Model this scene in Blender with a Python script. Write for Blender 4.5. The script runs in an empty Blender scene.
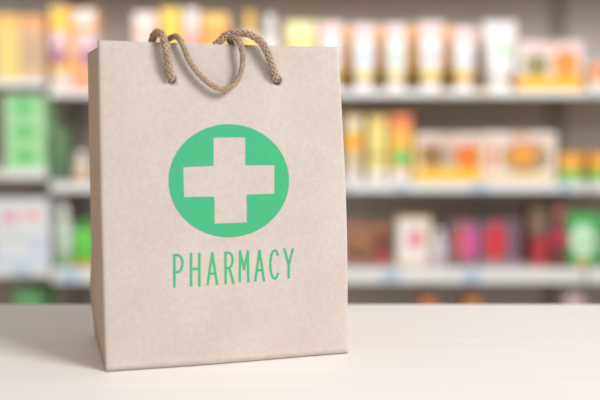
import bpy, bmesh, math, random
from mathutils import Vector, Matrix
random.seed(7)
S = bpy.context.scene
COL = S.collection
PI = math.pi

# ------------------------------------------------------------------ camera
FPX = 876.0
PITCH = math.radians(4.57)
CAM = Vector((0, 0, 0.902))
TABLE_Z = 0.75
cam_d = bpy.data.cameras.new('camera')
cam = bpy.data.objects.new('camera', cam_d)
COL.objects.link(cam)
cam.location = CAM
cam.rotation_euler = (PI/2 - PITCH, 0, 0)
cam_d.sensor_width = 36
cam_d.lens = FPX*36/600
cam_d.clip_start = 0.01
cam_d.dof.use_dof = True
cam_d.dof.focus_distance = 0.59
cam_d.dof.aperture_fstop = 52.56/15.0
S.camera = cam
S.view_settings.view_transform = 'Standard'
S.view_settings.look = 'None'
S.view_settings.exposure = 0.0
S.view_settings.gamma = 1.0
S.view_settings.use_curve_mapping = False

FW = Vector((0, math.cos(PITCH), -math.sin(PITCH)))
UP = Vector((0, math.sin(PITCH), math.cos(PITCH)))
RT = Vector((1, 0, 0))
def ray(px, py):
    return FW + RT*((px-300)/FPX) + UP*((200-py)/FPX)
def at(px, py, Y):
    d = ray(px, py); return CAM + d*(Y/d.y)
def on_z(px, py, z):
    d = ray(px, py); return CAM + d*((z-CAM.z)/d.z)

# ------------------------------------------------------------------ helpers
def s2l(c):
    return tuple(((v/255)/12.92 if v/255 <= .04045 else ((v/255+.055)/1.055)**2.4) for v in c) + (1,)

def obj(name, bm, mat, parent=None, smooth=False, recalc=True):
    if recalc:
        bmesh.ops.recalc_face_normals(bm, faces=bm.faces[:])
    me = bpy.data.meshes.new(name)
    bm.to_mesh(me); bm.free()
    if smooth:
        for p in me.polygons: p.use_smooth = True
    if mat: me.materials.append(mat)
    o = bpy.data.objects.new(name, me)
    COL.objects.link(o)
    if parent: o.parent = parent
    return o

def tag(o, label=None, cat=None, group=None, kind=None):
    if label: o['label'] = label
    if cat: o['category'] = cat
    if group: o['group'] = group
    if kind: o['kind'] = kind
    return o

def empty(name, loc):
    o = bpy.data.objects.new(name, None)
    o.empty_display_size = 0.05
    o.location = loc
    COL.objects.link(o)
    return o

def add_box(bm, x0, x1, y0, y1, z0, z1, bev=0.0, seg=2):
    r = bmesh.ops.create_cube(bm, size=1)
    vs = r['verts']
    for v in vs:
        v.co = Vector((x0+(v.co.x+.5)*(x1-x0), y0+(v.co.y+.5)*(y1-y0), z0+(v.co.z+.5)*(z1-z0)))
    if bev > 0:
        es = list({e for v in vs for e in v.link_edges})
        bmesh.ops.bevel(bm, geom=es, offset=bev, segments=seg, profile=.5, affect='EDGES')

def loft(bm, rings, cap=True):
    """rings: lists of points, same length"""
    vr = [[bm.verts.new(p) for p in r] for r in rings]
    n = len(vr[0])
    for a, b in zip(vr[:-1], vr[1:]):
        for i in range(n):
            bm.faces.new((a[i], a[(i+1) % n], b[(i+1) % n], b[i]))
    if cap:
        bm.faces.new(vr[0][::-1]); bm.faces.new(vr[-1])

def ell_ring(cx, cy, z, rx, ry, n=24, p=2.0):
    out = []
    for i in range(n):
        a = 2*PI*i/n
        c, s = math.cos(a), math.sin(a)
        out.append(Vector((cx+rx*math.copysign(abs(c)**(2/p), c), cy+ry*math.copysign(abs(s)**(2/p), s), z)))
    return out

# ------------------------------------------------------------------ materials
def new_mat(name, rough=.6, spec=.3):
    m = bpy.data.materials.new(name); m.use_nodes = True
    nt = m.node_tree
    b = nt.nodes['Principled BSDF']
    b.inputs['Roughness'].default_value = rough
    b.inputs['Specular IOR Level'].default_value = spec
    return m, nt, b

def mixc(nt, fac, a, b, mode='MIX'):
    n = nt.nodes.new('ShaderNodeMix'); n.data_type = 'RGBA'; n.blend_type = mode
    for sock, v in ((n.inputs[0], fac), (n.inputs[6], a), (n.inputs[7], b)):
        if isinstance(v, bpy.types.NodeSocket): nt.links.new(v, sock)
        else: sock.default_value = v
    return n.outputs[2]

def noise(nt, vec, scale, detail=3, rough=.5):
    n = nt.nodes.new('ShaderNodeTexNoise')
    n.inputs['Scale'].default_value = scale
    n.inputs['Detail'].default_value = detail
    n.inputs['Roughness'].default_value = rough
    nt.links.new(vec, n.inputs['Vector'])
    return n.outputs['Fac']

def ramp(nt, fac, p0, p1, c0=(0,0,0,1), c1=(1,1,1,1)):
    r = nt.nodes.new('ShaderNodeValToRGB')
    r.color_ramp.elements[0].position = p0; r.color_ramp.elements[0].color = c0
    r.color_ramp.elements[1].position = p1; r.color_ramp.elements[1].color = c1
    nt.links.new(fac, r.inputs[0])
    return r.outputs[0]

def simple(name, rgb, rough=.6, spec=.3, var=.06, scale=30):
    m, nt, b = new_mat(name, rough, spec)
    tc = nt.nodes.new('ShaderNodeTexCoord')
    f = noise(nt, tc.outputs['Object'], scale)
    c = s2l(rgb)
    lo = tuple(v*(1-var) for v in c[:3])+(1,)
    nt.links.new(ramp(nt, f, .3, .7, lo, c), b.inputs['Base Color'])
    return m

def mth(nt, op, a, b=None, c=None):
    n = nt.nodes.new('ShaderNodeMath'); n.operation = op
    for i, v in enumerate((a, b, c)):
        if v is None: continue
        if isinstance(v, bpy.types.NodeSocket): nt.links.new(v, n.inputs[i])
        else: n.inputs[i].default_value = v
    return n.outputs[0]

def pack_mat(name, base, marks=(), rough=.45, spec=.35):
    """printed packaging. marks: ('band', z0, z1, rgb) / ('col', x0, x1, rgb) / ('blob', x, z, rx, rz, rgb) in 0..1 of the part"""
    m, nt, b = new_mat(name, rough, spec)
    tc = nt.nodes.new('ShaderNodeTexCoord')
    sep = nt.nodes.new('ShaderNodeSeparateXYZ')
    nt.links.new(tc.outputs['Generated'], sep.inputs[0])
    X, Z = sep.outputs[0], sep.outputs[2]
    col = s2l(base)
    for k in marks:
        if k[0] in ('band', 'col'):
            q = Z if k[0] == 'band' else X
            mid, half = (k[1]+k[2])/2, abs(k[2]-k[1])/2
            d = mth(nt, 'ABSOLUTE', mth(nt, 'SUBTRACT', q, mid))
            f = mth(nt, 'LESS_THAN', d, half)
            col = mixc(nt, f, col, s2l(k[3]))
        else:
            dx = mth(nt, 'DIVIDE', mth(nt, 'SUBTRACT', X, k[1]), k[3])
            dz = mth(nt, 'DIVIDE', mth(nt, 'SUBTRACT', Z, k[2]), k[4])
            d = mth(nt, 'ADD', mth(nt, 'MULTIPLY', dx, dx), mth(nt, 'MULTIPLY', dz, dz))
            wob = noise(nt, tc.outputs['Generated'], 6)
            d = mth(nt, 'ADD', d, mth(nt, 'MULTIPLY', wob, .5))
            f = mth(nt, 'LESS_THAN', d, 1.25)
            col = mixc(nt, f, col, s2l(k[5]))
    if isinstance(col, bpy.types.NodeSocket): nt.links.new(col, b.inputs['Base Color'])
    else: b.inputs['Base Color'].default_value = col
    return m

# kraft paper
def kraft(name, base, fleck, pale):
    m, nt, b = new_mat(name, .9, .12)
    tc = nt.nodes.new('ShaderNodeTexCoord')
    v = tc.outputs['Object']
    mp = nt.nodes.new('ShaderNodeMapping'); mp.inputs['Scale'].default_value = (1, 1, .85)
    nt.links.new(v, mp.inputs[0])
    fine = noise(nt, mp.outputs[0], 1300, 3, .65)
    mid = noise(nt, mp.outputs[0], 330, 4, .6)
    big = noise(nt, v, 26, 3, .5)
    c = mixc(nt, ramp(nt, mid, .36, .66), s2l(base), s2l(pale))
    c = mixc(nt, mth(nt, 'MULTIPLY', ramp(nt, fine, .57, .76), .42), c, s2l(fleck))
    c2 = mixc(nt, mth(nt, 'MULTIPLY', ramp(nt, big, .35, .7), .12), c, s2l(fleck))
    nt.links.new(c2, b.inputs['Base Color'])
    bp = nt.nodes.new('ShaderNodeBump'); bp.inputs['Strength'].default_value = .35; bp.inputs['Distance'].default_value = .0004
    nt.links.new(mth(nt, 'ADD', mth(nt, 'MULTIPLY', mid, .7), fine), bp.inputs['Height'])
    nt.links.new(bp.outputs[0], b.inputs['Normal'])
    return m
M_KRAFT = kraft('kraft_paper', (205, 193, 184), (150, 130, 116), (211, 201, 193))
M_KRAFT_SHADED = kraft('kraft_paper_shaded', (196, 170, 147), (160, 132, 110), (204, 180, 158))  # same paper as the front, with the side's shade put into a browner colour

def green_ink():
    m, nt, b = new_mat('green_print_ink', .8, .15)
    tc = nt.nodes.new('ShaderNodeTexCoord')
    f = noise(nt, tc.outputs['Object'], 500, 3)
    nt.links.new(ramp(nt, f, .35, .7, s2l((72, 178, 128)), s2l((76, 182, 131))), b.inputs['Base Color'])
    return m
M_GREEN = green_ink()

def cord_mat(name, a, c):
    m, nt, b = new_mat(name, .85, .2)
    tc = nt.nodes.new('ShaderNodeTexCoord')
    f = noise(nt, tc.outputs['Object'], 600, 3, .6)
    nt.links.new(ramp(nt, f, .3, .7, s2l(a), s2l(c)), b.inputs['Base Color'])
    return m
M_CORD = cord_mat('braided_cord', (158, 130, 106), (202, 178, 154))
M_CORE = cord_mat('cord_core', (96, 74, 58), (124, 98, 80))

def table_mat():
    m, nt, b = new_mat('white_washed_wood', .5, .3)
    tc = nt.nodes.new('ShaderNodeTexCoord')
    mp = nt.nodes.new('ShaderNodeMapping'); mp.inputs['Scale'].default_value = (1.2, 26, 26)
    nt.links.new(tc.outputs['Object'], mp.inputs[0])
    f = noise(nt, mp.outputs[0], 5, 6, .65)
    nt.links.new(ramp(nt, f, .35, .7, s2l((243, 239, 236)), s2l((248, 245, 243))), b.inputs['Base Color'])
    bp = nt.nodes.new('ShaderNodeBump'); bp.inputs['Strength'].default_value = .12; bp.inputs['Distance'].default_value = .0006
    nt.links.new(f, bp.inputs['Height']); nt.links.new(bp.outputs[0], b.inputs['Normal'])
    return m
M_TABLE = table_mat()
M_FLOOR = simple('floor_tile_grey', (170, 165, 160), .4, .4, .1, 3)
M_WALL = simple('wall_paint', (150, 142, 136), .8, .2, .04, 4)
M_BACK = simple('shelving_back_grey', (206, 196, 188), .6, .3, .05, 6)
M_UPR = simple('upright_grey', (168, 158, 150), .5, .4, .05, 20)
M_SHELF = simple('shelf_steel_white', (205, 200, 194), .45, .4, .04, 12)
M_RAIL = simple('price_rail', (238, 240, 240), .35, .4, .03, 12)
M_TAG_B = simple('price_tag_blue', (188, 212, 232), .5, .3, .03, 20)
M_TAG_W = simple('price_tag_white', (245, 243, 238), .5, .3, .03, 20)
M_TAG_C = simple('price_tag_cream', (240, 226, 200), .5, .3, .03, 20)

# ------------------------------------------------------------------ the setting
bm = bmesh.new(); add_box(bm, -4, 4, -2.5, 4.2, -.05, 0); tag(obj('floor', bm, M_FLOOR), kind='structure')
bm = bmesh.new(); add_box(bm, -4, 4, 4.0, 4.1, 0, 3.0); tag(obj('wall_back', bm, M_WALL), kind='structure')

# ------------------------------------------------------------------ table
TB = on_z(300, 304, TABLE_Z).y
tb = empty('counter_table', (0, TB-.35, 0))
tag(tb, 'white wooden counter table with faint grain, the paper bag standing on it', 'table')
def loc_box(name, mat, parent, x0, x1, y0, y1, z0, z1, bev=.002):
    b_ = bmesh.new(); L = parent.location
    add_box(b_, x0-L.x, x1-L.x, y0-L.y, y1-L.y, z0-L.z, z1-L.z, bev)
    return obj(name, b_, mat, parent)
loc_box('tabletop', M_TABLE, tb, -.9, .9, TB-.72, TB, TABLE_Z-.03, TABLE_Z, .0012)
for sx in (-1, 1):
    for y0 in (TB-.68, TB-.09):
        x = sx*.83
        loc_box('leg', M_TABLE, tb, x-.025, x+.025, y0, y0+.05, 0, TABLE_Z-.03)
loc_box('apron', M_TABLE, tb, -.8, .8, TB-.075, TB-.055, TABLE_Z-.11, TABLE_Z-.03)
loc_box('apron', M_TABLE, tb, -.8, .8, TB-.665, TB-.645, TABLE_Z-.11, TABLE_Z-.03)

# ------------------------------------------------------------------ paper bag
BL = on_z(105.5, 371, TABLE_Z+.0006); BR = on_z(348.3, 352.3, TABLE_Z+.0006)
BK = on_z(94.5, 334.5, TABLE_Z+.0006)          # back left bottom corner
ex = (BR-BL).normalized(); ez = Vector((0, 0, 1)); nn = ex.cross(ez)   # nn faces the camera
if nn.y > 0: nn = -nn
def hit(px, py, off=0.0):
    """point of the plane of the front panel shifted by off, as (s, t)"""
    d = ray(px, py); o = BL + nn*off
    t = (o-CAM).dot(nn)/d.dot(nn)
    p = CAM + d*t
    return (p-BL).dot(ex), (p-BL).z
W = (BR-BL).length
TLs, TLt = hit(98, 40); TRs, TRt = hit(338.5, 47)
print('bag W', W, 'H', TLt, TRt, 'TL', TLs, 'TR', TRs, 'depth', (BK-BL).length, 'BL', BL, 'TB', TB)
def edge_l(t): return TLs*(t/TLt) - .0006*math.sin(PI*t/TLt)
def edge_r(t): return W+(TRs-W)*(t/TRt) + .0024*math.sin(PI*t/TRt)
RAD = .0016
def bulge(s, t):
    a, b_ = edge_l(t), edge_r(t)
    u = max(0, min(1, (s-a)/(b_-a))); v = max(0, min(1, t/TLt))
    o = .0022*math.sin(PI*u)**.8*math.sin(PI*min(1, v*.9+.1))*1.0
    o += .0009*math.sin(u*5.1+v*3.3)*math.sin(PI*u) + .0006*math.sin(v*9+u*2.5)*math.sin(PI*u)
    d = min(s-a, b_-s)
    if d < RAD:
        d = max(0, d)
        o -= RAD - math.sqrt(max(0, RAD*RAD-(RAD-d)**2))
    if t < .004: o += .0010*(1-t/.004)**2
    return o
BASE = Vector((BL.x, BL.y, TABLE_Z))
bag = empty('paper_bag', BASE)
tag(bag, 'kraft paper bag with green cross emblem and cord handles, standing on the white table', 'bag')
def P(s, t, off=0.0):
    return BL + ex*s + ez*t + nn*(bulge(s, t)+off) - BASE
THK = .0005
us = [0, .002, .005, .010, .02, .04] + [.04+.92*i/44 for i in range(1, 44)] + [.96, .98, .990, .995, .998, 1]
NV = 60
def panel_bm(off_front, thick, v1=1.0):
    b_ = bmesh.new(); F = []; B = []
    for j in range(NV+1):
        v = j/NV*v1; rf = []; rb = []
        for u in us:
            top = TLt + (TRt-TLt)*u - .0004*math.sin(PI*u)
            t = v*top
            s = edge_l(t)+(edge_r(t)-edge_l(t))*u
            rf.append(b_.verts.new(P(s, t, off_front))); rb.append(b_.verts.new(P(s, t, off_front-thick)))
        F.append(rf); B.append(rb)
    n = len(us)
    for j in range(NV):
        for i in range(n-1):
            b_.faces.new((F[j][i], F[j][i+1], F[j+1][i+1], F[j+1][i]))
            b_.faces.new((B[j][i], B[j+1][i], B[j+1][i+1], B[j][i+1]))
    for i in range(n-1):
        b_.faces.new((F[0][i], B[0][i], B[0][i+1], F[0][i+1]))
        b_.faces.new((F[NV][i], F[NV][i+1], B[NV][i+1], B[NV][i]))
    for j in range(NV):
        b_.faces.new((F[j][0], F[j+1][0], B[j+1][0], B[j][0]))
        b_.faces.new((F[j][n-1], B[j][n-1], B[j+1][n-1], F[j+1][n-1]))
    return b_
front = obj('front_panel', panel_bm(0, THK*2), M_KRAFT, bag, smooth=False)
for p in front.data.polygons: p.use_smooth = True
# punched holes
HOLES = [hit(171, 80.2), hit(276.4, 80.8)]
def punch(panel, pts, r, mp):
    cb = bmesh.new()
    for (s, t) in pts:
        c = mp(s, t)
        rings = [[c + nn*d + ex*(r*math.cos(2*PI*i/20)) + ez*(r*math.sin(2*PI*i/20)) for i in range(20)] for d in (-.012, .012)]
        loft(cb, rings)
    cut = obj('cutter', cb, None)
    cut.location = BASE
    md = panel.modifiers.new('b', 'BOOLEAN'); md.operation = 'DIFFERENCE'; md.object = cut; md.solver = 'EXACT'
    bpy.context.view_layer.update()
    dg = bpy.context.evaluated_depsgraph_get()
    me = bpy.data.meshes.new_from_object(panel.evaluated_get(dg))
    panel.modifiers.clear(); panel.data = me
    bpy.data.objects.remove(cut, do_unlink=True)
punch(front, HOLES, .0031, lambda s, t: P(s, t))

# back panel
bk = BK-BL; DEP = bk
def Pb(s, t, off=0.0):
    """back panel: the same outline shifted back, leaning in a little at the top"""
    u = s/W; v = t/TLt
    s -= .0020*math.exp(-((v-.17)/.10)**2)*max(0, 1-u*2)*min(1, v/.06)
    lean = Vector((0, 0, 0))
    return BL + DEP + ex*s + ez*t - nn*(0.001*math.sin(PI*max(0, min(1, u)))*v) + nn*off + TOPSH*v - BASE
bt = at(87.7, 53, (BL+DEP).y)
# position of the top left back corner: same height as the front one
d_ = ray(87.7, 53)
tz = BL.z + TLt - .0015
pt = CAM + d_*((tz-CAM.z)/d_.z)
TOPSH = pt - (BL+DEP+ex*TLs+ez*(tz-BL.z)); TOPSH.z = 0
print('topshift', TOPSH, 'bk', DEP, DEP.dot(ex), DEP.dot(nn))
def back_bm():
    b_ = bmesh.new(); F = []; B = []
    for j in range(25):
        v = j/24; rf = []; rb = []
        for i in range(25):
            u = i/24
            t = v*(TLt+(TRt-TLt)*u) - .0015*v
            s = edge_l(t)+(edge_r(t)-edge_l(t))*u
            rf.append(b_.verts.new(Pb(s, t, 0))); rb.append(b_.verts.new(Pb(s, t, -THK*2)))
        F.append(rf); B.append(rb)
    for j in range(24):
        for i in range(24):
            b_.faces.new((F[j][i], F[j][i+1], F[j+1][i+1], F[j+1][i]))
            b_.faces.new((B[j][i], B[j+1][i], B[j+1][i+1], B[j][i+1]))
    for i in range(24):
        b_.faces.new((F[0][i], B[0][i], B[0][i+1], F[0][i+1])); b_.faces.new((F[24][i], F[24][i+1], B[24][i+1], B[24][i]))
        b_.faces.new((F[i][0], F[i+1][0], B[i+1][0], B[i][0])); b_.faces.new((F[i][24], B[i][24], B[i+1][24], F[i+1][24]))
    return b_
back = obj('back_panel', back_bm(), M_KRAFT, bag, smooth=True)
HB = [hit(171, 79.5), hit(276.3, 80.5)]
punch(back, HB, .0024, lambda s, t: Pb(s, t))

# side gussets (creased in the middle, with the folded triangle at the foot)
def gusset(side):
    b_ = bmesh.new(); rows = []
    NJ, NI = 40, 16
    for j in range(NJ+1):
        v = j/NJ; r = []
        for i in range(NI+1):
            w = i/NI
            t = v*((TLt if side < 0 else TRt))
            s = edge_l(t)+.0002 if side < 0 else edge_r(t)-.0002
            A = BL + ex*s + ez*t - nn*(RAD+.0004) - BASE
            tt = t - .0015*v
            s2 = edge_l(tt)+.0002 if side < 0 else edge_r(tt)-.0002
            Bk = Pb(s2, tt, .0002)
            p = A.lerp(Bk, w)
            tri = 1-abs(2*w-1)                    # 0 at the edges, 1 at the middle crease
            foot = .30
            inn = .0045*tri*min(1, max(0, (v-foot*tri*.9)/.25)) if v < .98 else .0030*tri
            if v < foot*tri: inn = -.0018*math.sin(PI*min(1, v/(foot*tri+1e-6)))*tri
            p += ex*(inn if side < 0 else -inn)
            r.append(p)
        rows.append(r)
    outs = []
    for off in (0, THK):
        outs.append([[b_.verts.new(p + ex*(off if side < 0 else -off)) for p in r] for r in rows])
    A_, B_ = outs
    for j in range(NJ):
        for i in range(NI):
            b_.faces.new((A_[j][i], A_[j][i+1], A_[j+1][i+1], A_[j+1][i]))
            b_.faces.new((B_[j][i], B_[j+1][i], B_[j+1][i+1], B_[j][i+1]))
    for i in range(NI):
        b_.faces.new((A_[0][i], B_[0][i], B_[0][i+1], A_[0][i+1])); b_.faces.new((A_[NJ][i], A_[NJ][i+1], B_[NJ][i+1], B_[NJ][i]))
    return obj('side_gusset', b_, M_KRAFT_SHADED, bag)
gusset(-1); gusset(1)
bm = bmesh.new()
q = [BL - nn*.002 + ex*.001, BR - nn*.002 - ex*.001, BR + DEP - ex*.001, BL + DEP + ex*.001]
vs = [bm.verts.new(p-BASE+ez*.0004) for p in q] + [bm.verts.new(p-BASE+ez*.0010) for p in q]
for f in ((0,1,2,3), (4,7,6,5), (0,4,5,1), (1,5,6,2), (2,6,7,3), (3,7,4,0)): bm.faces.new([vs[i] for i in f])
obj('bottom_panel', bm, M_KRAFT_SHADED, bag)
# turned-in hem at the mouth
bm = bmesh.new()
rows = []
for j in range(4):
    r = []
    for i in range(41):
        u = .01+.98*i/40
        top = TLt+(TRt-TLt)*u-.0006
        t = top - .030*j/3
        s = edge_l(t)+(edge_r(t)-edge_l(t))*u
        r.append(bm.verts.new(P(s, t, -THK*2-.0004)))
    rows.append(r)
for j in range(3):
    for i in range(40): bm.faces.new((rows[j][i], rows[j][i+1], rows[j+1][i+1], rows[j+1][i]))
hem = obj('turned_hem', bm, M_KRAFT, bag)
mdf = hem.modifiers.new('t', 'SOLIDIFY'); mdf.thickness = .0003
punch(hem, HOLES, .0033, lambda s, t: P(s, t))

# emblem: disc with the cross left out
def hp(px, py):
    return hit(px, py)
def emblem():
    b_ = bmesh.new()
    cx, cy = 228.3, 180.6
    # outline of the cross in the photograph's frame
    cross = [(213.2,137.4),(245,137.2),(245,165),(274,165),(274,193.5),(246.3,194.5),(246.8,222.3),(214.2,223.5),(214.2,196.5),(183.7,197),(183,167),(213.2,165.6)]
    def r_in(a):
        dx, dy = math.cos(a), math.sin(a); best = 1e9
        for k in range(12):
            x1, y1 = cross[k]; x2, y2 = cross[(k+1) % 12]
            ex_, ey_ = x2-x1, y2-y1
            den = dx*ey_-dy*ex_
            if abs(den) < 1e-9: continue
            t = ((x1-cx)*ey_-(y1-cy)*ex_)/den
            w = ((x1-cx)*dy-(y1-cy)*dx)/den
            if t > 0 and -1e-6 <= w <= 1+1e-6: best = min(best, t)
        return best
    angs = [2*PI*i/180 for i in range(180)] + [math.atan2(y-cy, x-cx) % (2*PI) for x, y in cross]
    angs = sorted(set(angs))
    rings = []
    for a in angs:
        ro = 1/math.sqrt((math.cos(a)/60.0)**2+(math.sin(a)/56.4)**2)
        ri = r_in(a); row = []
        for k in range(7):
            r = ri+(ro-ri)*k/6
            s, t = hp(cx+r*math.cos(a), cy+r*math.sin(a))
            row.append(b_.verts.new(P(s, t, .00016)))
        rings.append(row)
    n = len(rings)
    for i in range(n):
        A_, B_ = rings[i], rings[(i+1) % n]
        for k in range(6): b_.faces.new((A_[k], A_[k+1], B_[k+1], B_[k]))
    return obj('cross_emblem', b_, M_GREEN, bag)
e = emblem(); e['label'] = 'green round emblem with a paper coloured cross'

# lettering
GL = {
 'P': [[(0,0),(0,1)], [(0,1),(.45,1),(.8,.94),(1,.82),(1,.68),(.85,.54),(.5,.46),(0,.46)]],
 'H': [[(0,0),(0,1)], [(1,0),(1,1)], [(0,.53),(1,.53)]],
 'A': [[(0,0),(.5,1)], [(.5,1),(1,0)], [(.2,.34),(.8,.34)]],
 'R': [[(0,0),(0,1)], [(0,1),(.45,1),(.8,.94),(.95,.82),(.95,.70),(.8,.57),(.45,.49),(0,.49)], [(.5,.49),(1.05,0)]],
 'M': [[(0,0),(0.05,1)], [(.05,1),(.5,.42)], [(.5,.42),(.95,1)], [(.95,1),(1,0)]],
 'C': [[(1,.84),(.85,.95),(.6,1),(.35,.96),(.12,.82),(0,.6),(0,.4),(.12,.18),(.35,.04),(.6,0),(.85,.05),(1,.17)]],
 'Y': [[(0,1),(.52,.44)], [(1,1),(.52,.44)], [(.52,.44),(.52,0)]],
}
# letter boxes read from the photograph: x0, x1, top, bottom (stroke centres)
LB = [('P',173.9,182,254.6,286), ('H',190.6,198.9,253.6,285), ('A',207.2,216.5,253,283.5), ('R',225.2,232.6,252.4,282.3),
      ('M',239.4,248,251.4,280.8), ('A',255.1,263.7,250.7,280), ('C',270.2,277.6,250,278.6), ('Y',284.3,292.5,249.3,277.3)]
def lettering():
    b_ = bmesh.new(); k = 0
    for ch, x0, x1, y0, y1 in LB:
        sk = -.0235*0
        for st in GL[ch]:
            k += 1
            pts = [Vector(hp(x0+(x1-x0)*a, y1+(y0-y1)*c - (a*(x1-x0))*.072*0)) for a, c in st]
            # resample
            q = [pts[0]]
            for a, c in zip(pts[:-1], pts[1:]):
                m_ = max(1, int((c-a).length/.0012))
                for i in range(1, m_+1): q.append(a.lerp(c, i/m_))
            h = .00078
            L = []; R = []
            for i, p in enumerate(q):
                d = (q[min(i+1, len(q)-1)]-q[max(i-1, 0)]).normalized()
                nrm = Vector((-d.y, d.x))
                e_ = Vector((0, 0))
                if i == 0: e_ = -d*h
                if i == len(q)-1: e_ = d*h
                off = .00014+.00001*(k % 6)
                L.append(b_.verts.new(P(*(p+nrm*h+e_), off))); R.append(b_.verts.new(P(*(p-nrm*h+e_), off)))
            for i in range(len(q)-1): b_.faces.new((L[i], L[i+1], R[i+1], R[i]))
    return obj('lettering', b_, M_GREEN, bag)
l = lettering(); l['label'] = 'green PHARMACY lettering under the emblem'

# braided cords
def catmull(pts, step):
    out = []
    P_ = [pts[0]*2-pts[1]] + pts + [pts[-1]*2-pts[-2]]
    for i in range(1, len(P_)-2):
        p0, p1, p2, p3 = P_[i-1:i+3]
        n = max(2, int((p2-p1).length/step*1.1))
        for k in range(n):
            t = k/n
            out.append(.5*((2*p1)+(p2-p0)*t+(2*p0-5*p1+4*p2-p3)*t*t+(3*p1-p0-3*p2+p3)*t**3))
    out.append(pts[-1])
    return out
def braid(name, pts, R, flat=1.0):
    c = catmull(pts, .0006)
    T = [(c[min(i+1, len(c)-1)]-c[max(i-1, 0)]).normalized() for i in range(len(c))]
    N = [None]*len(c)
    n0 = T[0].orthogonal().normalized(); N[0] = n0
    for i in range(1, len(c)):
        q = T[i-1].rotation_difference(T[i]); n0 = (q @ n0); n0 = (n0-T[i]*n0.dot(T[i])).normalized(); N[i] = n0
    S_ = [0]
    for i in range(1, len(c)): S_.append(S_[-1]+(c[i]-c[i-1]).length)
    core = bmesh.new(); rings = []
    for i, p in enumerate(c):
        Bn = T[i].cross(N[i])
        rings.append([p+(N[i]*math.cos(2*PI*k/10)+Bn*math.sin(2*PI*k/10))*R*.70 for k in range(10)])
    loft(core, rings)
    o = obj(name, core, M_CORE, bag, smooth=True)
    sb = bmesh.new()
    pitch = R*7.0; nS = 5
    for d in (1, -1):
        for k in range(nS):
            ph = 2*PI*k/nS
            cen = []
            for i, p in enumerate(c):
                a = d*2*PI*S_[i]/pitch + ph
                Bn = T[i].cross(N[i])
                rr = R*(.80+.10*d*math.cos(nS*(2*PI*S_[i]/pitch)+ (0 if d > 0 else 0) + k*PI))
                cen.append((p+(N[i]*math.cos(a)+Bn*math.sin(a))*rr, N[i]*math.cos(a)+Bn*math.sin(a)))
            rings = []
            for i, (p, rad) in enumerate(cen):
                t = (cen[min(i+1, len(c)-1)][0]-cen[max(i-1, 0)][0]).normalized()
                side = t.cross(rad).normalized()
                rings.append([p+rad*(math.cos(2*PI*m/6)*R*.15)+side*(math.sin(2*PI*m/6)*R*.29) for m in range(6)])
            loft(sb, rings)
    b2 = obj('braiding', sb, M_CORD, o, smooth=True)
    b2['label'] = 'light tan woven strands'
    return o
def CP(lst):
    out = []
    for px, py, off in lst:
        s, t = hit(px, py, off+.001)
        out.append(BL+ex*s+ez*t+nn*(off+.001)-BASE)
    return out
hl = CP([(171.8, 80, -.009), (171.0, 78.6, -.0012), (170.4, 75, .0022), (168.6, 66, .0036), (166.5, 54, .0042), (164.8, 43, .0042), (161.8, 34.5, .0020), (157, 32.5, -.003), (153.5, 37, -.0065), (152.5, 45, -.008), (158, 60, -.012), (185, 72, -.018), (208, 62, -.012), (214, 48, -.007), (219.5, 41.5, -.0045), (227.5, 34.8, -.002), (239, 32.6, .0012), (251, 35, .0042), (260.5, 41.5, .0048), (267, 52, .0048), (271.5, 64, .0038), (274.8, 75, .0022), (276, 79.3, -.0012), (276.6, 80.5, -.009)])
braid('front_handle', hl, .00255)
bh0 = BL+ex*HB[0][0]+ez*HB[0][1]+DEP+TOPSH*.85-BASE
bh1 = BL+ex*HB[1][0]+ez*HB[1][1]+DEP+TOPSH*.85-BASE
bl = [bh0-nn*.006, bh0+nn*.004, bh0.lerp(CP([(160, 52, -.012)])[0], .55)+ez*.01] + CP([(164, 43, -.0105), (169.5, 38.6, -.0065), (175.5, 36.2, -.001), (180.2, 40, .0032), (184.5, 49, .0036), (189, 60, .0034), (196, 70.5, .0036), (205, 80, .004), (215, 87, .0044), (225, 89, .0050), (234, 84.3, .0052), (240.5, 74, .0052), (242.8, 62, .0050), (241.8, 49, .0052), (238, 40.2, .0028), (232.5, 36.6, -.0002), (229.5, 39.5, -.0065), (233, 46, -.010)]) + [bh1.lerp(CP([(240, 48, -.012)])[0], .5)+ez*.004, bh1+nn*.004, bh1-nn*.006]
braid('back_handle', bl, .00195)

# ------------------------------------------------------------------ shelving units
YF = 3.0                      # front of the price rails
def zpx(py): return at(300, py, YF).z
def xpx(px): return at(px, 180, YF).x
YB = YF+.40
def shelving(label, x0, x1, rails, seed):
    r = random.Random(seed)
    u = empty('shelving_unit', ((x0+x1)/2, YF+.2, 0))
    tag(u, label, 'shelves', 'steel shop shelving along the wall')
    loc_box('back_panel', M_BACK, u, x0+.002, x1-.002, YB, YB+.03, 0, 1.72)
    loc_box('base_plinth', M_UPR, u, x0+.002, x1-.002, YF+.03, YB, 0, .05)
    for x in (x0+.018, x1-.018):
        loc_box('upright', M_UPR, u, x-.014, x+.014, YB-.02, YB-.001, .05, 1.72)
    for (yt, yb) in rails:
        zt = zpx(yt)-.0; zb = zpx(yb)
        sh = loc_box('shelf', M_SHELF, u, x0+.003, x1-.003, YF+.006, YB-.021, zt-.022, zt-.004, .002)
        ra = loc_box('price_rail', M_RAIL, sh, x0+.003, x1-.003, YF-.003, YF+.005, zb, zt-.003, .002)
        ra.location = -Vector((0, 0, 0))
        for o in (ra,):       # loc_box used the shelf's own (zero) origin: shift into the unit's frame
            o.location = -Vector(u.location)
        x = x0+.03
        while x < x1-.10:
            w = r.uniform(.045, .075)
            tg = loc_box('price_tag', r.choice([M_TAG_B, M_TAG_W, M_TAG_W, M_TAG_C]), sh, x, x+w, YF-.005, YF-.0035, zb+.006, zt-.010, 0)
            tg.location = -Vector(u.location)
            x += w+r.uniform(.03, .16)
    return u
RC = [(-42, -30), (88.5, 97), (181, 192), (268, 283), (372, 386)]
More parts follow.
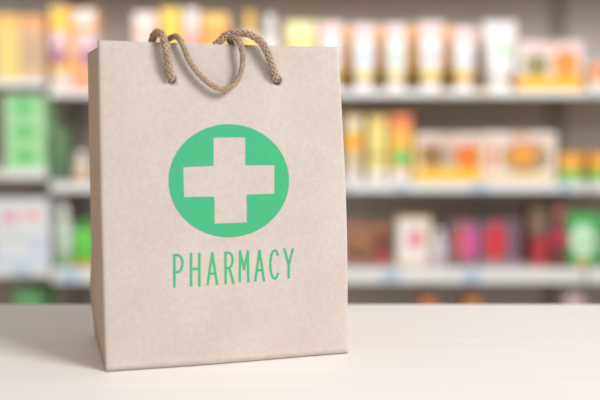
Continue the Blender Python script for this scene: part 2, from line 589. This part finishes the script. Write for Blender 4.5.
RLf = [(-50, -38), (78, 87), (169, 179), (265, 277), (362, 376)]
XA, XB = xpx(49), xpx(588)
shelving('grey steel shop shelves at the far left, boards set slightly higher than the next unit', XA-.9, XA-.003, RLf, 1)
shelving('wide grey steel shop shelves behind the paper bag holding tubes and cartons', XA, XB, RC, 2)
shelving('grey steel shop shelves at the right edge of the picture', XB+.003, XB+.9, RC, 3)
SH = {'c1': zpx(88.5)-.004, 'c2': zpx(181)-.004, 'c3': zpx(268)-.004, 'c4': zpx(372)-.004,
      'l1': zpx(78)-.004, 'l2': zpx(169)-.004, 'l3': zpx(265)-.004, 'l4': zpx(362)-.004}

# ------------------------------------------------------------------ goods
def span(x0, x1, ytop, dy, zbase):
    Y = YF+dy
    a = at(x0, ytop, Y); b_ = at(x1, ytop, Y)
    return (a.x+b_.x)/2, b_.x-a.x, a.z-zbase, Y

def carton(label, x0, x1, ytop, shelf, mat, dy=.03, depth=.12, group=None, name='carton', lab=None, zb=None, cat='box'):
    z = SH[shelf] if zb is None else zb
    cx, w, h, Y = span(x0, x1, ytop, dy, z)
    o = empty(name, (cx, Y+depth/2, z+.0005)); tag(o, label, cat, group)
    b_ = bmesh.new(); add_box(b_, -w/2, w/2, -depth/2, depth/2, 0, h-.003, .003); obj('body', b_, mat, o)
    b_ = bmesh.new(); add_box(b_, -w/2+.003, w/2-.003, -depth/2+.002, depth/2-.003, h-.0032, h-.0012, .0006, 1)
    add_box(b_, -w*.12, w*.12, -depth/2-.0006, -depth/2+.006, h-.016, h-.0012, .0003, 1)
    obj('tuck_flap', b_, mat, o)
    if lab:
        (a, b2, c, d, lm) = lab
        b_ = bmesh.new(); add_box(b_, -w/2+w*a, -w/2+w*b2, -depth/2-.0008, -depth/2-.0001, h*c, h*d, .0002, 1)
        obj('printed_label', b_, lm, o)
    return o

def tube(label, x0, x1, ytop, shelf, mat, capm, dy=.03, group=None, capf=.13):
    z = SH[shelf]; cx, w, h, Y = span(x0, x1, ytop, dy, z)
    R0 = w*.40
    o = empty('squeeze_tube', (cx, Y+R0, z+.0005)); tag(o, label, 'tube', group)
    b_ = bmesh.new(); rings = [ell_ring(0, 0, h*capf, R0*.75, R0*.75), ell_ring(0, 0, h*(capf+.03), R0*.96, R0*.96)]
    for k in range(9):
        f = k/8
        rings.append(ell_ring(0, 0, h*(capf+.05+f*(.90-capf)), R0+(w/2-R0)*f**.8, R0*(1-f)**.75+.004, p=2+f*1.5))
    rings.append(ell_ring(0, 0, h, w/2, .003, p=3.5))
    loft(b_, rings); obj('body', b_, mat, o, smooth=True)
    b_ = bmesh.new(); loft(b_, [ell_ring(0, 0, 0, R0*.86, R0*.86), ell_ring(0, 0, h*.01, R0*.9, R0*.9), ell_ring(0, 0, h*capf*.94, R0*.84, R0*.84), ell_ring(0, 0, h*capf+.001, R0*.8, R0*.8)])
    obj('cap', b_, capm, o, smooth=False)
    b_ = bmesh.new(); add_box(b_, -w/2-.001, w/2+.001, -.0045, .0045, h*.955, h*1.0, .0015); obj('crimped_end', b_, mat, o)
    return o

def bottle(label, x0, x1, ytop, shelf, mat, capm, dy=.04, group=None, neck=.75, cat='bottle'):
    z = SH[shelf]; cx, w, h, Y = span(x0, x1, ytop, dy, z)
    R = w/2
    o = empty('bottle', (cx, Y+R, z+.0005)); tag(o, label, cat, group)
    prof = [(0, R*.9), (.02, R), (neck-.12, R), (neck-.05, R*.9), (neck, R*.55), (neck+.03, R*.42), (neck+.07, R*.42)]
    b_ = bmesh.new(); loft(b_, [ell_ring(0, 0, h*a, r, r*.85) for a, r in prof]); obj('body', b_, mat, o, smooth=True)
    b_ = bmesh.new(); loft(b_, [ell_ring(0, 0, h*a, r, r) for a, r in ((neck+.04, R*.55), (neck+.05, R*.6), (.98, R*.56), (1, R*.5))]); obj('cap', b_, capm, o, smooth=True)
    return o

W_ = (246, 240, 238)
CW = simple('cap_white', (244, 240, 236), .4, .4, .02)
CY = simple('cap_yellow', (250, 206, 90), .4, .4, .02)
CO = simple('cap_orange', (244, 150, 70), .4, .4, .02)
CG = simple('cap_green', (90, 180, 90), .4, .4, .02)
CR = simple('cap_red', (214, 70, 70), .4, .4, .02)

# --- top shelf, centre unit: white/pink tubes, golden cartons behind them
tubem = [pack_mat('tube_print_%d' % i, W_, [('band', .70, .92, (250, 205, 208)), ('blob', .5, .42, .28, .14, c), ('band', .0, .20, y)])
         for i, (c, y) in enumerate([((196, 220, 238), (250, 228, 160)), ((190, 226, 210), (248, 232, 170)), ((226, 206, 216), (252, 222, 120)), ((214, 216, 236), (252, 206, 90))])]
G = 'white tubes on the top shelf'
tube('white squeeze tube with pink top, half behind the bag corner', 319, 344, 21, 'c1', tubem[2], CW, group=G)
tube('white squeeze tube with pale blue mark, first one clear right of the bag', 352, 377, 23, 'c1', tubem[0], CW, group=G)
tube('white squeeze tube with pale green mark and pink top', 385, 409, 23, 'c1', tubem[1], CW, group=G)
tube('white squeeze tube with mauve mark above a yellow foot', 419, 446, 21, 'c1', tubem[2], CW, group=G)
tube('shorter white squeeze tube with orange foot, beside the tall white tube', 454, 478, 26, 'c1', tubem[3], CW, group=G)
m = pack_mat('tall_tube_print', (240, 238, 238), [('blob', .55, .50, .25, .10, (176, 222, 186)), ('blob', .5, .78, .3, .1, (240, 214, 228))])
tube('tall plain white squeeze tube with green mark, left of the yellow carton', 486, 520, 20, 'c1', m, CW)
for i, (x0, x1) in enumerate([(340, 360), (373, 393), (406, 426), (440, 460)]):
    m = pack_mat('golden_carton_print_%d' % i, (236, 168, 30), [('band', .8, .95, (244, 200, 70)), ('band', 0, .35, (150, 116, 66))])
    carton(['golden carton behind the tubes, next to the bag corner', 'golden carton showing behind the tubes, second from the bag',
            'golden carton showing behind the tubes, third from the bag', 'golden carton behind the tubes, nearest the short tube'][i],
           x0, x1, 26, 'c1', m, dy=.14, depth=.08, group='golden cartons behind the white tubes')
m = pack_mat('brown_carton_print', (176, 150, 128), [('band', .75, 1, (228, 210, 190))])
carton('dull brown carton in the gap left of the tall white tube', 475, 492, 30, 'c1', m, dy=.14, depth=.08)
m = pack_mat('yellow_carton_print', (240, 226, 222), [('band', 0, .30, (252, 192, 50)), ('blob', .28, .52, .20, .24, (156, 146, 96)), ('blob', .73, .54, .21, .30, (248, 156, 74)), ('band', .82, .90, (236, 196, 206))])
carton('low wide carton with yellow foot and orange picture on the top shelf', 519, 584, 41, 'c1', m, depth=.14)
m = pack_mat('orange_pot_print', (246, 226, 206), [('blob', .5, .65, .5, .35, (246, 150, 100))])
carton('small cream and orange carton at the right edge, top shelf', 590, 622, 62, 'c1', m, depth=.1)
# above the bag
m = pack_mat('lemon_tube_print', (250, 232, 150), [('band', .8, 1, (250, 238, 190))])
tube('pale lemon squeeze tube rising over the right cord handle', 285, 316, 20, 'c1', m, CY)
m = pack_mat('white_spray_print', (236, 232, 228), [('band', .1, .6, (248, 214, 130))])
bottle('white capped bottle rising over the right of the bag', 261, 279, 14, 'c1', m, CW)
m = pack_mat('pale_yellow_tube_print', (246, 230, 190), [('band', .4, .8, (250, 214, 110))])
bottle('pale yellow bottle between the two cord handles', 241, 258, 11, 'c1', m, CY)
m = pack_mat('amber_pack_print', (248, 206, 120), [('band', .6, .85, (244, 176, 96))])
carton('amber carton between the cord handles on the top shelf', 202, 228, 13, 'c1', m)
m = pack_mat('pale_pink_pack_print', (240, 226, 222), [('band', .5, .72, (246, 190, 176))])
carton('tall pale pink carton right of the left handle', 184, 199, 8, 'c1', m)
m = pack_mat('bright_yellow_pack_print', (252, 212, 96), [('band', .86, 1, (254, 222, 110)), ('band', 0, .5, (246, 190, 150))])
carton('bright yellow carton above the left cord handle', 160, 181, 8, 'c1', m)
m = pack_mat('blush_pack_print', (246, 214, 200), [('band', .85, 1, (250, 238, 232))])
carton('blush white carton left of the left cord handle', 133, 156, 12, 'c1', m)

# --- top shelf, left unit
m = pack_mat('straw_carton_print', (238, 214, 136), [('band', .80, 1, (246, 196, 120))])
carton('straw yellow carton at the left edge of the top shelf', -6, 19, 14, 'l1', m)
m = pack_mat('tan_carton_print', (222, 188, 156), [('band', .80, 1, (244, 178, 124)), ('blob', .5, .45, .3, .3, (206, 172, 140))])
carton('tan carton with orange top beside the straw yellow carton', 20, 43, 15, 'l1', m)
m = pack_mat('yellow_sachet_print', (252, 214, 100), [('band', .32, .70, (246, 210, 216)), ('blob', .4, .40, .4, .13, (192, 134, 148)), ('col', .8, 1, (250, 180, 90)), ('band', 0, .2, (238, 214, 206))])
carton('yellow carton with mauve print, tallest at the left of the bag', 49.5, 71, 6, 'c1', m)
m = pack_mat('lavender_pack_print', (250, 186, 118), [('band', .34, .72, (232, 206, 214)), ('blob', .6, .40, .4, .12, (198, 136, 150)), ('col', 0, .16, (250, 184, 100)), ('band', 0, .2, (246, 170, 130))])
cap = simple('cap_pearl', (236, 234, 230), .4, .4, .02)
carton('peach and lavender carton with pearl white top, against the bag edge', 72, 96, 8, 'c1', m, lab=(0.05, .95, .80, .97, cap))

# --- middle shelf, left unit: stack of three green boxes
gm = pack_mat('green_box_print', (176, 226, 170), [('blob', .5, .5, .30, .3, (120, 204, 128)), ('band', 0, .08, (206, 238, 200))])
zt = at(20, 95, YF+.03).z; hgt = (zt-SH['l2'])/3
for i in range(3):
    z0 = SH['l2']+hgt*i
    cx, w, h, Y = span(3, 44, 95, .03, z0)
    o = empty('carton', (cx, Y+.08, z0+.0005)); tag(o, 'pale green carton, %s of the stack at the left edge' % ['lowest', 'middle one', 'topmost'][i], 'box', 'stacked pale green cartons')
    b_ = bmesh.new(); add_box(b_, -w/2, w/2, -.08, .08, 0, hgt-.003, .003); obj('body', b_, gm, o)
    b_ = bmesh.new(); add_box(b_, -w/2+.003, w/2-.003, -.078, .077, hgt-.0032, hgt-.0012, .0006, 1)
    add_box(b_, -w*.12, w*.12, -.0806, -.074, hgt-.014, hgt-.0012, .0003, 1); obj('tuck_flap', b_, gm, o)
m = pack_mat('moss_pack_print', (112, 148, 104), [('band', .0, .4, (104, 132, 100))])
carton('dark moss green carton right of the pale green stack', 53, 64, 128, 'c2', m, dy=.03)
m = pack_mat('cream_jar_print', (222, 208, 188), [('band', .0, .35, (240, 200, 160))])
bottle('low cream bottle beside the bag on the middle shelf', 70, 88, 152, 'c2', m, CW)
# --- lower shelf, left unit
m = pack_mat('white_pink_box_print', (232, 234, 238), [('blob', .3, .74, .16, .10, (240, 176, 190)), ('blob', .72, .78, .16, .08, (244, 190, 190)), ('blob', .8, .30, .2, .1, (214, 218, 240)), ('band', 0, .12, (208, 226, 240)), ('blob', .4, .42, .25, .08, (214, 228, 220))])
carton('large white carton with pink flecks on the lower left shelf', -8, 47.5, 199, 'l3', m, depth=.2)
m = pack_mat('pearl_bottle_print', (206, 220, 206), [('band', 0, .3, (170, 200, 160))])
bottle('pearl white bottle beside the large white carton', 53, 70, 205, 'c3', m, CW)
m = pack_mat('lime_bottle_print', (116, 214, 90), [('band', 0, .14, (240, 180, 90))])
bottle('lime green bottle against the bag edge on the lower shelf', 70, 93, 222, 'c3', m, CG, neck=.82)
m = pack_mat('leaf_box_print', (110, 170, 112), [])
carton('leaf green carton just above the table edge at the left', 14, 40, 291, 'l4', m, depth=.2)

# --- middle shelf, centre unit
m = pack_mat('upright_carton_print_a', (238, 196, 96), [('band', .78, .96, (222, 214, 190)), ('band', .50, .70, (252, 184, 70)), ('band', .22, .45, (214, 192, 160)), ('band', 0, .2, (226, 214, 206))])
carton('slim yellow carton touching the bag edge on the middle shelf', 345, 363, 115, 'c2', m, group='slim upright cartons')
m = pack_mat('upright_carton_print_b', (240, 222, 140), [('band', .84, .96, (240, 200, 120)), ('band', .35, .44, (200, 180, 110)), ('band', 0, .2, (236, 226, 214))])
carton('slim pale lemon carton, middle of the three slim ones', 368, 387, 116, 'c2', m, group='slim upright cartons')
m = pack_mat('upright_carton_print_c', (248, 188, 84), [('band', .82, 1, (238, 128, 84)), ('blob', .55, .36, .45, .13, (126, 202, 116)), ('band', 0, .18, (236, 222, 212))])
carton('slim orange carton with red top and green mark', 390, 412, 114, 'c2', m, group='slim upright cartons')
m = pack_mat('dull_gold_carton_print', (170, 140, 84))  # one even dull gold, greyer than the golden cartons
carton('dull gold carton set back behind the slim lemon carton', 358, 372, 116, 'c2', m, dy=.16, depth=.08)
m = pack_mat('broad_carton_print_a', (232, 220, 208), [('band', 0, .28, (252, 200, 56)), ('col', 0, .06, (250, 212, 110)), ('blob', .28, .54, .22, .26, (158, 122, 76)), ('blob', .55, .52, .14, .24, (196, 170, 152)), ('blob', .8, .52, .21, .27, (236, 130, 62)), ('col', .965, 1, (250, 212, 110)), ('band', .78, .9, (226, 194, 190))])
carton('broad carton with yellow foot on the middle shelf, left of its cream twin', 415, 482, 133, 'c2', m, depth=.15, group='broad cartons on the middle shelf')
m = pack_mat('broad_carton_print_b', (238, 226, 212), [('blob', .58, .5, .34, .34, (200, 154, 98)), ('blob', .55, .55, .16, .15, (250, 166, 60)), ('blob', .80, .42, .10, .14, (170, 146, 120)), ('blob', .13, .5, .06, .26, (232, 130, 100)), ('band', .80, .9, (236, 200, 196)), ('band', 0, .12, (242, 214, 160))])
carton('broad cream carton with tan oval picture on the middle shelf', 483, 557, 132, 'c2', m, depth=.15, group='broad cartons on the middle shelf')
om = pack_mat('fruit_box_print', (250, 176, 74), [('band', 0, .46, (150, 200, 92))])
carton('low orange and green carton right of the cream carton', 561, 583, 153, 'c2', om, depth=.12, group='low orange and green cartons')
carton('low orange and green carton at the right picture edge', 591, 622, 153, 'c2', om, depth=.12, group='low orange and green cartons')

# --- lower shelf, centre unit
m = pack_mat('amber_bottle_print', (150, 104, 84), [('band', .55, .8, (206, 140, 84)), ('band', 0, .2, (214, 150, 116))])
bottle('amber bottle against the bag edge on the lower shelf', 347, 358, 224, 'c3', m, CO, dy=.09)
bottle('amber bottle, second from the bag on the lower shelf', 361, 372, 226, 'c3', m, CO, group='amber bottles')
m = pack_mat('amber_red_print', (150, 92, 84), [('band', .0, .4, (218, 96, 98))])
bottle('amber bottle with red foot and orange cap', 376, 388, 225, 'c3', m, CO, dy=.09)
m = pack_mat('cream_flower_box_print', (240, 224, 196), [])
lm = pack_mat('flower_label', (244, 238, 236), [('blob', .58, .55, .28, .28, (240, 150, 150))])
carton('cream framed white carton with red flower picture', 397, 431, 217, 'c3', m, dy=.09, lab=(.1, .88, .1, .9, lm))
m = pack_mat('milk_bottle_print', (224, 214, 222))
bottle('small milky white bottle right of the flower carton', 433, 448, 230, 'c3', m, CW)
m = pack_mat('mauve_box_print', (128, 112, 114), [('blob', .42, .5, .22, .36, (208, 98, 100)), ('blob', .80, .5, .20, .42, (224, 102, 170))])
carton('grey mauve carton with pink and coral flowers', 448, 478, 219, 'c3', m, dy=.09)
m = pack_mat('plum_box_print', (122, 106, 110), [('blob', .38, .5, .26, .42, (218, 62, 74)), ('blob', .82, .5, .1, .4, (140, 96, 122)), ('band', 0, .1, (170, 140, 160))])
carton('plum grey carton with a large red flower', 480, 521, 219, 'c3', m, dy=.09)
m = pack_mat('red_tub_print', (186, 66, 72), [('band', .86, 1, (130, 90, 90))])
carton('small red carton under the brown one on the lower shelf', 532, 550, 234, 'c3', m, dy=.09)
zs = at(540, 234, YF+.09).z
m = pack_mat('brown_box_print', (146, 116, 100), [])
carton('small brown carton sitting on top of the red one', 530, 547, 205, 'c3', m, dy=.09, zb=zs, depth=.1)
m = pack_mat('maroon_bottle_print', (134, 74, 78), [('band', .45, .7, (196, 60, 80))])
bottle('maroon bottle left of the green bag', 553, 572, 206, 'c3', m, simple('cap_rust', (180, 116, 96)), cat='bottle')
# green pouch with white centre
def pouch():
    z = SH['c3']; cx, w, h, Y = span(570, 606, 214, .03, z)
    o = empty('pouch', (cx, Y+.035, z+.0005)); tag(o, 'bright green pouch with white oval print at the right edge', 'pouch')
    m_ = pack_mat('green_pouch_print', (70, 178, 96), [('blob', .42, .52, .34, .32, (214, 238, 214)), ('blob', .45, .52, .14, .12, (140, 210, 140)), ('blob', .4, .06, .2, .1, (230, 180, 90))])
    b_ = bmesh.new(); rings = []
    for k in range(15):
        f = k/14
        rings.append(ell_ring(0, 0, h*.93*f, w/2*(.94+.06*math.sin(PI*f)), .033*(1-f)**.6*(.8+.4*math.sin(PI*f))+.002, p=3))
    loft(b_, rings); obj('body', b_, m_, o, smooth=True)
    b_ = bmesh.new(); add_box(b_, -w*.46, w*.46, -.0025, .0025, h*.92, h, .001); obj('sealed_edge', b_, CG, o)
pouch()
# --- bottom shelf: tops just above the table edge
for i, (x0, x1, yt, c, nm) in enumerate([(421, 437, 298, (206, 136, 90), 'burnt orange carton top just over the table edge, left one'), (465, 481, 298, (206, 136, 80), 'burnt orange carton top just over the table edge, right one'), (566, 584, 295, (220, 190, 190), 'pale pink carton top just over the table edge')]):
    carton(nm, x0, x1, yt, 'c4', pack_mat('low_carton_print_%d' % i, c), depth=.12, group=None)

# ------------------------------------------------------------------ light
def area(name, loc, target, size, power, color=(1, 1, 1), sy=None):
    d = bpy.data.lights.new(name, 'AREA'); d.energy = power; d.color = color
    d.shape = 'RECTANGLE'; d.size = size; d.size_y = sy or size
    o = bpy.data.objects.new(name, d); COL.objects.link(o)
    o.location = loc
    o.rotation_euler = (Vector(target)-Vector(loc)).to_track_quat('-Z', 'Y').to_euler()
    return o
area('window_light', (1.25, -.40, 1.95), (-.05, .6, .84), .68, 35.5, (1, 1, .995))
area('shelf_fill_light', (0, 1.2, 2.35), (0, 1.2+.96, 2.35-.28), 3.4, 58, (1, .985, .97), .8)  # unseen fill added to brighten the shelf goods, angled to miss the table
wd = bpy.data.worlds.new('world'); S.world = wd; wd.use_nodes = True
bg = wd.node_tree.nodes['Background']
bg.inputs[0].default_value = (1, .93, .865, 1); bg.inputs[1].default_value = .46
